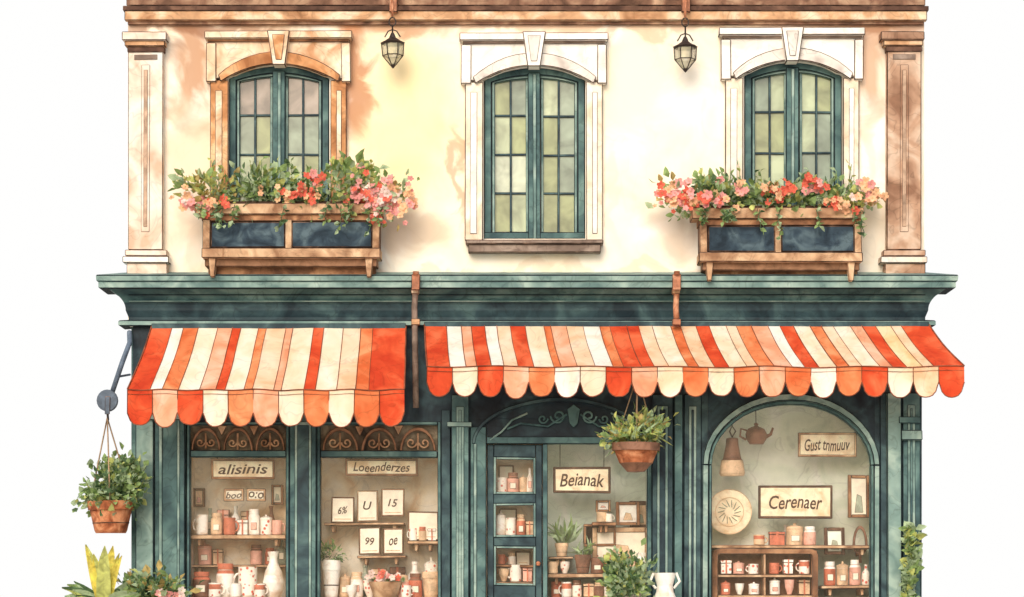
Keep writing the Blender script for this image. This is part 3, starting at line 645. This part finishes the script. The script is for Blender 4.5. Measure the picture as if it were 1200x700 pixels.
# ------------------------------------------------------------ CROCKERY
def mug(px,pb_,w_,h,y,mat,side=1,name='mug',band=None):
    q=B(name); r=S(w_)/2; H=S(h); c=(X(px,y),y,Z(pb_,y)+.001)
    q.lathe(c,[(0,0),(r*.9,0),(r,H*.06),(r,H*.55),(r*1.0,H*.9),(r*1.03,H),(r*.92,H),(r*.9,H*.85),(0,H*.8)],mat,14,mats=[mat,mat,mat,band or mat,mat,INK,mat,mat])
    pts=[]
    for i in range(9):
        a=-math.pi/2+math.pi*i/8; pts.append((c[0]+side*(r*.95+r*.55*math.cos(a)),c[1]-.005,c[2]+H*.5+H*.28*math.sin(a)))
    q.tube(pts,r*.13,mat,6); q.done()
def vessel(px,pb_,w_,h,y,mat,kind,name,m2=None):
    q=B(name); r=S(w_)/2; H=S(h); c=(X(px,y),y,Z(pb_,y)+.001); m2=m2 or mat
    PR={'jar':[(0,0),(.92,0),(1,.05),(1,.7),(.8,.8),(.72,.82),(.85,.82),(.85,.97),(.8,1),(0,1)],
        'vase':[(0,0),(.6,0),(.85,.12),(1,.32),(.8,.55),(.42,.75),(.38,.85),(.55,1),(.45,1),(.3,.85)],
        'bottle':[(0,0),(.9,0),(1,.05),(1,.5),(.85,.62),(.38,.74),(.34,.92),(.42,.93),(.42,1),(0,1)],
        'bowl':[(0,0),(.45,0),(.5,.08),(.85,.45),(1,.95),(1,1),(.92,1),(.7,.5),(.3,.2)],
        'pot':[(0,0),(.68,0),(.74,.1),(.9,.74),(1,.74),(1,1),(.88,1),(.86,.8),(0,.8)],
        'canister':[(0,0),(.96,0),(1,.03),(1,.78),(1.04,.79),(1.04,.9),(.5,.97),(.18,.98),(.18,1.08),(0,1.1)]}[kind]
    n=len(PR)-1; ms=[mat]*n
    for i in (3,) if kind in('jar','pot','canister') else (): ms[i]=m2
    if kind=='jar': ms[6]=ms[7]=ms[8]=m2
    q.lathe(c,[(a*r,b*H) for a,b in PR],mat,14,mats=ms)
    if kind in('jar','canister','bottle') and R()<.6: q.box(c[0]-r*.5,c[0]+r*.5,c[2]+H*.2,c[2]+H*.48,c[1]-r-.006,c[1]-r+.03,PAPER if mat is not PORC else ROSE,.004)
    q.done(); return c
def giftbox(px,pb_,w_,h,y,mat):
    q=B('gift_box'); c0=X(px,y); z=Z(pb_,y)+.001; W_=S(w_)/2; H=S(h)
    q.box(c0-W_,c0+W_,z,z+H*.78,y,y+W_*1.3,mat,.006); q.box(c0-W_*1.05,c0+W_*1.05,z+H*.782,z+H,y-.008,y+W_*1.35,mat,.006)
    q.box(c0-W_*.14,c0+W_*.14,z+.001,z+H*1.01,y-.012,y+.01,RUST,0); q.done()
def item(px,pb_,w_,h,m,kd,y):
    if kd=='mug': mug(px,pb_,w_,h,y,m,random.choice((-1,1)),band=random.choice([None,None,RUST]))
    elif kd=='box': giftbox(px,pb_,w_,h,y,m)
    else: vessel(px,pb_,w_,h,y,m,kd,kd,random.choice([RUST,BRNG,PORC,TANG]))
def shelf(a,b,c,d,y0,y1,mat=TANW,name='display_shelf'):
    q=B(name); q.pb(a,b,c,d,y0,y1,mat,.008); 
    for px in (a+8,b-14): q.pp([(px,d+.2),(px+5,d+.2),(px+4,d+8),(px+1,d+8)],y0+.06,y1,mat,.005)
    q.done()
MM=[PORC,SPR,TANG,ROSE,PORC,RUST,PORC,TANG]
shelf(223,335,627,632,.2,.74); 
for (px,w_,h,m,kd,y) in [(237,14,24,PORC,'mug',.3),(254,14,26,TANG,'jar',.3),(269,14,20,RUST,'mug',.28),(284,13,18,PORC,'box',.3),(298,14,30,PORC,'jar',.34),(312,14,22,SPR,'canister',.3),(325,12,17,ROSE,'mug',.28),(276,12,34,PORC,'bottle',.55),(246,10,32,GREYG,'bottle',.55),(318,10,34,BRNG,'vase',.55),(261,14,30,ROSE,'box',.6),(290,16,28,TANG,'box',.58)]:
    item(px,627,w_,h,m,kd,y)
shelf(223,335,662,665,.5,.74)
for (px,w_,h,m,kd,y) in [(236,22,30,BRNG,'jar',.32),(240,16,24,ROSE,'canister',.6),(264,22,40,PORC,'jar',.34),(290,22,36,SPR,'mug',.32),(300,14,24,ROSE,'jar',.6),(320,26,54,PORC,'vase',.32),(252,15,17,SPR,'mug',.2),(276,13,16,PORC,'mug',.2),(304,13,16,SPR,'mug',.2),(330,12,30,GREYG,'bottle',.6),(255,12,18,TANG,'box',.62),(316,12,20,RUST,'jar',.6)]:
    item(px,700 if y<.45 else 662,w_,h,m,kd,y)
for (px,w_,h,m,kd,y) in [(404,14,26,TANG,'canister',.4),(418,15,30,PORC,'jar',.3),(434,18,20,SPR,'bowl',.32),(472,16,26,ROSE,'jar',.3),(487,16,28,RUST,'jar',.3),(505,22,30,TANG,'pot',.28),(486,18,42,PORC,'bottle',.5),(505,16,44,SPR,'canister',.55),(428,14,38,GREYG,'bottle',.55),(476,12,14,SPR,'mug',.18),(412,14,14,PORC,'bowl',.2),(444,18,34,TANG,'box',.55),(466,18,36,BRNG,'box',.6)]:
    item(px,700,w_,h,m,kd,y)
q=B('flower_basket'); c=(X(452,.2),.2,Z(700,.2)+.18)
q.lathe((c[0],c[1],Z(700,.2)+.002),[(0,0),(.14,0),(.17,.09),(.2,.18),(.18,.18)],TANW,16)
for _ in range(22): q.flower((c[0]+random.gauss(0,.11),c[1]-U(0,.1),c[2]+U(0,.12)),U(.03,.045),random.choice([F_R,F_P,F_W,F_W]))
for _ in range(30): q.leaf(Vector((c[0]+random.gauss(0,.1),c[1],c[2])),Vector((U(-1,1),-.4,U(0,1))),.08,random.choice([G1,G4]),.5)
q.done()
shelf(477,515,634,638,.25,.74); shelf(380,474,613,616,.33,.74); shelf(418,476,651,654,.33,.74)
for (px,w_,h,m,kd) in [(484,9,14,SPR,'mug'),(495,9,16,TANG,'jar'),(506,10,14,PORC,'box')]: item(px,634,w_,h,m,kd,.27)
def pplant(px,pb_,w_,h,y,fw,fh,mats,n=140,sz=.06,mat=TERRA,name='potted_plant',long=False):
    q=B(name); c=(X(px,y),y,Z(pb_,y)+.001); pot(q,c,S(w_)/2,S(h),mat)
    if long:
        for _ in range(n):
            a=U(0,6.28); q.leaf(Vector((c[0]+U(-.05,.05),c[1]+U(-.04,.04),c[2]+S(h)*.8)),Vector((math.cos(a)*.7,math.sin(a)*.5,U(.5,1.8))),U(.6,1.1)*S(fh),random.choice(mats),.2,.35)
    else: q.clump((c[0],c[1],c[2]+S(h)+S(fh)*.4),(S(fw)/2,S(fw)/2.4,S(fh)/2),n,sz,mats)
    q.done()
pplant(388,700,22,44,.3,26,22,[G1,G4,G2],120,.06,PORC)
pplant(658,652,16,16,.3,30,36,[G1,G4],26,.05,TANG,long=True)
pplant(683,672,20,22,.28,18,26,[G4,G1],16,.05,BRNG,long=True)
shelf(642,760,672,677,.2,.74,TANW); shelf(643,672,652,655,.2,.74,TANW)
for (px,w_,h,m,kd,y,pb_) in [(700,16,20,BRNG,'canister',.3,672),(716,18,22,RUST,'mug',.3,672),(737,16,18,TANG,'box',.3,672),(752,12,24,PORC,'jar',.35,672),(652,13,20,RUST,'canister',.4,700),(664,12,18,PORC,'mug',.3,700),(676,12,20,SPR,'jar',.35,700),(690,13,16,TANG,'box',.3,700),(702,12,18,BRNG,'jar',.3,700),(713,10,14,SPR,'mug',.3,700),(648,12,14,TANG,'mug',.25,672),(662,12,14,SPR,'bowl',.3,672),(705,12,12,TANG,'mug',.3,612),(714,8,10,SPR,'mug',.28,612)]:
    item(px,pb_,w_,h,m,kd,y)
shelf(694,722,612,616,.25,.74,BROWN)
def crate(a,b,c,d,y0=.45,y1=.7):
    q=B('wooden_crate')
    q.pb(a,b,c,c+3,y0,y1,BROWN,.006); q.pb(a,b,d-3,d,y0,y1,BROWN,.006); q.pb(a,a+3,c+3.1,d-3.1,y0,y1,BROWN,.006); q.pb(b-3,b,c+3.1,d-3.1,y0,y1,BROWN,.006); q.pb(a+3.1,b-3.1,c+3.1,d-3.1,y1-.04,y1,DBROWN,0)
    q.done()
crate(684,722,614,640); crate(700,738,640,672,.5,.72)
for (c,items) in ((578,[(588,12,18,SPR,'mug'),(601,14,24,ROSE,'jar'),(613,9,20,TANG,'canister'),(621,8,30,PORC,'bottle')]),(629,[(587,12,28,PORC,'canister'),(599,12,22,SPR,'mug'),(611,11,26,RUST,'jar'),(621,9,18,TANG,'box')]),(682,[(590,13,15,TANG,'bowl'),(604,14,20,SPR,'mug'),(618,12,17,ROSE,'box')])):
    shelf(573,634,c,c+4,.12,.44,TANW)
    for (px,w_,h,m,kd) in items: item(px,c,w_,h,m,kd,.25)
card(584,602,545,566,.40,''); card(585,606,596,616,.40,''); card(604,622,646,664,.38,'')
shelf(573,634,662,665,.2,.44,BROWN)
for (px,w_,h,m,kd) in ((588,9,12,RUST,'mug'),(600,9,14,PORC,'jar')): item(px,662,w_,h,m,kd,.3)
shelf(832,1022,639,643,.2,.74,TANW)
for (px,w_,h,m,kd,y) in [(890,13,12,TANG,'mug',.3),(911,18,16,RUST,'box',.3),(931,20,24,TANG,'canister',.32),(949,15,22,ROSE,'jar',.3),(921,12,24,PORC,'bottle',.5)]:
    item(px,639,w_,h,m,kd,y)
q=B('hanging_bell_vase'); y=.3; c=(X(858,y),y,Z(560,y))
q.lathe(c,[(0,.02),(.14,.02),(.155,.05),(.13,.2),(.11,.22),(.075,.38),(.07,.46),(.03,.47)],BRNG,18,mats=[TANG,TANG,TANG,BRNG,BRNG,BRNG,BRNG]); q.ptube([(858,513),(855,506),(858,500),(862,506),(858,513)],y,.009,IRON); q.ptube([(858,500),(858,462)],y,.006,IRON,5); q.done()
q=B('hanging_teapot'); c=(X(886,y),y,Z(521,y))
q.lathe(c,[(0,0),(.08,.0),(.12,.06),(.13,.12),(.10,.18),(.05,.205),(.04,.205),(.02,.22),(.03,.24),(0,.26)],BRNG,18)
q.tube([(c[0]+.11,y,c[2]+.09),(c[0]+.17,y,c[2]+.12),(c[0]+.2,y,c[2]+.2)],.024,BRNG,8,.012)
q.tube([(c[0]-.11,y,c[2]+.16),(c[0]-.18,y,c[2]+.18),(c[0]-.19,y,c[2]+.09),(c[0]-.12,y,c[2]+.05)],.013,BRNG,6)
q.tube([(c[0],y,c[2]+.25),(c[0],y,Z(465,y))],.006,IRON,5); q.done()
q=B('decorative_plate'); y=.45; pc=(X(855,y),Z(600,y)); vs=[];fs=[]
rings=[(0,.02),(.12,.02),(.17,0),(.25,-.02),(.262,-.012)]; N=32
for i in range(N):
    a=2*math.pi*i/N
    for rr,yy in rings: vs.append((pc[0]+rr*math.cos(a),y+yy,pc[1]+rr*math.sin(a)))
for i in range(N):
    for k_ in range(4): fs.append((5*i+k_,5*((i+1)%N)+k_,5*((i+1)%N)+k_+1,5*i+k_+1))
q.add(vs,fs,PARCH,True)
for rr in (.265,.17): q.tube([(pc[0]+rr*math.cos(2*math.pi*i/N),y+(-.02 if rr>.2 else -.005),pc[1]+rr*math.sin(2*math.pi*i/N)) for i in range(N+1)],.004,TANG,5)
for i in range(14):
    a=2*math.pi*i/14+.2; q.tube([(pc[0]+.06*math.cos(a),y+.01,pc[1]+.06*math.sin(a)),(pc[0]+.14*math.cos(a+.3),y+.01,pc[1]+.14*math.sin(a+.3))],.004,GREYG,4)
q.done()
q=B('compartment_cabinet'); a,b,c,d=834,959,643.2,716; y=.16
xo=[(a+8,c),(b-8,c),(b-2,c+2),(b,c+8),(b,d),(a,d),(a,c+8),(a+2,c+2)]
xi=[(a+9,c+6),(b-9,c+6),(b-8,c+7),(b-7,c+9),(b-7,d-1),(a+7,d-1),(a+7,c+9),(a+8,c+7)]
q.strip(xo+[xo[0]],xi+[xi[0]],y,y+.3,BROWN,.01)
q.pb(a+5,b-5,c+5,d-2,y+.26,y+.29,WOODM,0)
for px in (896,): q.pb(px-1.5,px+1.5,c+6.2,d-2,y+.02,y+.25,TANW,.005)
for py in (675,699): q.pb(a+7.2,b-7.2,py-1.5,py+1.5,y+.01,y+.25,TANW,.005)
q.done()
for row,pb_ in enumerate((673,697)):
    for i,px in enumerate((850,866,883,908,925,943)):
        m=random.choice(MM); kd=random.choice(['mug','canister','jar','box','box','bowl'])
        item(px+U(-1,1),pb_,U(11,14),U(11,18),m,kd,.22 if i%2==0 else .29)
pframe(966,990,618,650,.3,DBROWN,MINT,4)
q=B('hand_mirror'); q.strip(ellpts(1008,9,640,616,12),ellpts(1008,6,640,620,12),.3,.33,BRNG,.005); q.ptube([(1008,640),(1008,660)],.31,.02,BRNG); q.ptube([(999,640),(1004,648),(1012,648),(1017,640)],.31,.015,BRNG); q.done()
shelf(962,1022,686,690,.25,.74,TANW)
for (px,w_,h,m,kd) in [(972,14,28,RUST,'jar'),(987,14,26,TANG,'canister'),(1002,14,30,ROSE,'jar'),(1015,10,24,SPR,'bottle')]: vessel(px,686,w_,h,.35,m,kd,kd,PORC)
# ------------------------------------------------------------ PLANTS OUTSIDE (street level)
q=B('agave_plant'); y=-.9; c=(X(122,y),y,.15); pot(q,c,.34,.72)
base=Vector((c[0],c[1],.8))
def blade(q,b0,dirx,diry,L_,wid,mat,mat2,bend=.5):
    n=7; vs=[];fs=[]
    for i in range(n+1):
        t_=i/n; ctr=b0+Vector((dirx*L_*t_*(.5+.5*t_),diry*L_*t_,L_*(t_-bend*t_*t_*.6)))
        w_=wid*math.sin(math.pi*min(1,t_*.82+.18))**.8*(1 if t_<1 else 0)+.003
        sd=Vector((1,0,0)) if abs(dirx)<.6 else Vector((.5,.3,-.8*(1 if dirx>0 else -1)))
        sd.normalize(); vs+=[ctr-sd*w_,ctr+Vector((0,.02,-.015)),ctr+sd*w_]
    for i in range(n):
        fs+= [(3*i,3*i+1,3*i+4,3*i+3),(3*i+1,3*i+2,3*i+5,3*i+4)]
    q.add(vs,fs[0::2],mat,True); q.add(vs,fs[1::2],mat2,True)
for i in range(8): blade(q,base,-.3+.6*i/7+U(-.05,.05),U(-.3,.2),U(.72,1.02),U(.055,.085),random.choice([YLW,G3,YLW]),random.choice([YLW,G3]),U(.1,.3))
for sg in (-1,1):
    for i in range(8): blade(q,base+Vector((0,U(-.1,.1),0)),sg*U(.5,.9),U(-.35,.2),U(.5,.66),U(.06,.09),random.choice([G1,G4,G3]),random.choice([G1,G2,G4]),U(.4,1.0))
q.done()
q=B('shrub'); y=-.7; q.clump((X(182,y),y,1.0),(.40,.3,.28),600,.1,[G1,G2,G4,G5],.4,.6); 
for _ in range(16): 
    p=Vector((X(U(160,215),y),y,.9)); e=p+Vector((U(-.15,.15),U(-.1,.1),U(.15,.42))); q.tube([p,e],.006,G2,4); 
    for k_ in range(4): q.leaf(p.lerp(e,.4+.2*k_),Vector((U(-1,1),-.3,.5)),U(.08,.14),random.choice([G1,G3,G4]),.4)
q.tube([(X(182,y),y,.13),(X(182,y),y,.9)],.05,DBROWN)
for i in range(9): q.flower((X(U(190,222),y),y-.2,1+U(-.0,.16)),.05,random.choice([F_P,F_W]))
q.done()
q=B('potted_shrub'); y=-.65; c=(X(738,y),y,.13); pot(q,c,.24,.6); q.clump((c[0],y,1.16),(.27,.27,.34),650,.085,[G1,G4,G4,G2,G3],.4,.65); q.done()
q=B('ceramic_pitcher'); y=-.6; c=(X(779,y),y,.13)
q.lathe(c,[(0,0),(.12,0),(.17,.1),(.2,.45),(.17,.8),(.10,.98),(.09,1.05),(.13,1.2),(.11,1.2),(.08,1.05)],PORC,20)
for sg in (-1,1): q.tube([(c[0]+sg*.10,y,c[2]+1.02),(c[0]+sg*.17,y,c[2]+1.10),(c[0]+sg*.13,y,c[2]+1.2)],.016,PORC)
q.done()
q=B('climbing_ivy'); y=-.2
for s_ in range(4):
    px=1058+s_*5; pts=[(X(px,y),y,.13)]
    top=Z(U(620,655),y); 
    while pts[-1][2]<top: pts.append((pts[-1][0]+U(-.03,.03),y+U(-.02,.02),pts[-1][2]+.09))
    q.tube(pts,.008,G2,5)
    for p in pts[1:]:
        for _ in range(4): q.leaf(Vector(p),Vector((U(-1,1),U(-.8,0),U(-.2,1))),U(.09,.16),random.choice([G1,G4,G4,G3]),.6)
q.done()
# ------------------------------------------------------------ GROUND, PAVEMENT, ROAD, SKY
g=B('ground',None,0); n=600; g.add([(-n,-n,0),(n,-n,0),(n,n,0),(-n,n,0)],[(0,1,2,3)],wc('pale_ground',(222,218,208),.1,.4,edge=0)); g.done()
g=B('pavement',None,0); PV=wc('paving_stone',(226,218,204),.12,1.2,edge=0)  # out of view; made wide and pale to bounce light into the shop windows
for i in range(26):
    for k_ in range(7): g.box(-13+i*1.0,-12.006+i*1.0,.02,.13,-9.8+k_*1.4,-9.806+(k_+1)*1.4,PV,.006)
g.box(-13,13,.015,.126,-9.98,-9.804,TAUPE,.01); g.done()
g=B('road',None,0); g.box(-60,60,.001,.012,-17,-9.99,wc('asphalt',(72,72,74),.15,2,edge=0),0)
for i in range(20): g.box(-30+3*i,-28.5+3*i,.013,.017,-13.5,-13.38,wc('road_paint',(225,225,220),.08,3,edge=0),0)
g.done()
sk=bpy.data.materials.new('white_haze_sky'); sk.use_nodes=True; nt=sk.node_tree
for nd in list(nt.nodes): nt.nodes.remove(nd)
em=nn(nt,'ShaderNodeEmission'); em.inputs[0].default_value=(1,.998,.992,1); em.inputs[1].default_value=1.0
ou=nn(nt,'ShaderNodeOutputMaterial'); nt.links.new(em.outputs[0],ou.inputs[0])
g=B('sky',None,0); vs=[];fs=[];N=48;Rr=500
for i in range(N+1):
    a=math.pi*i/N
    for e in range(7):
        el=math.radians(e*10-.5); vs.append((Rr*math.cos(a)*math.cos(el),Rr*math.sin(a)*math.cos(el),Rr*math.sin(el)))
for i in range(N):
    for e in range(6): fs.append((7*i+e,7*i+7+e,7*i+8+e,7*i+1+e))
g.add(vs,fs,sk,True); g.done()
# ------------------------------------------------------------ LIGHT (bright overcast)
EL=math.radians(32); AZ=math.radians(14)
Ldir=Vector((math.sin(AZ)*math.cos(EL),math.cos(AZ)*math.cos(EL),-math.sin(EL)))
sun=bpy.data.lights.new('sun','SUN'); sun.energy=1.5; sun.angle=math.radians(38); sun.color=(1,.965,.92)
so=bpy.data.objects.new('sun',sun); scene.collection.objects.link(so); so.rotation_euler=Ldir.to_track_quat('-Z','Y').to_euler(); so.location=(-10,-20,20)
wd=bpy.data.worlds.new('World'); scene.world=wd; wd.use_nodes=True; nt=wd.node_tree
bg=nt.nodes['Background']; sky=nt.nodes.new('ShaderNodeTexSky'); sky.sky_type='NISHITA'; sky.sun_disc=False; sky.sun_elevation=EL; sky.sun_rotation=math.radians(180)+AZ; sky.dust_density=4
nt.links.new(sky.outputs[0],bg.inputs[0]); bg.inputs[1].default_value=.15
# ------------------------------------------------------------ CAMERA
cam=bpy.data.cameras.new('camera'); co=bpy.data.objects.new('camera',cam); scene.collection.objects.link(co)
co.location=(0,-D,1.0); co.rotation_euler=(math.radians(90),0,0); cam.lens=90; cam.sensor_width=36; cam.shift_y=(HZ-350)/1200; cam.clip_end=3000; cam.clip_start=.5
scene.camera=co
scene.view_settings.view_transform='Standard'; scene.view_settings.look='None'; scene.view_settings.exposure=0
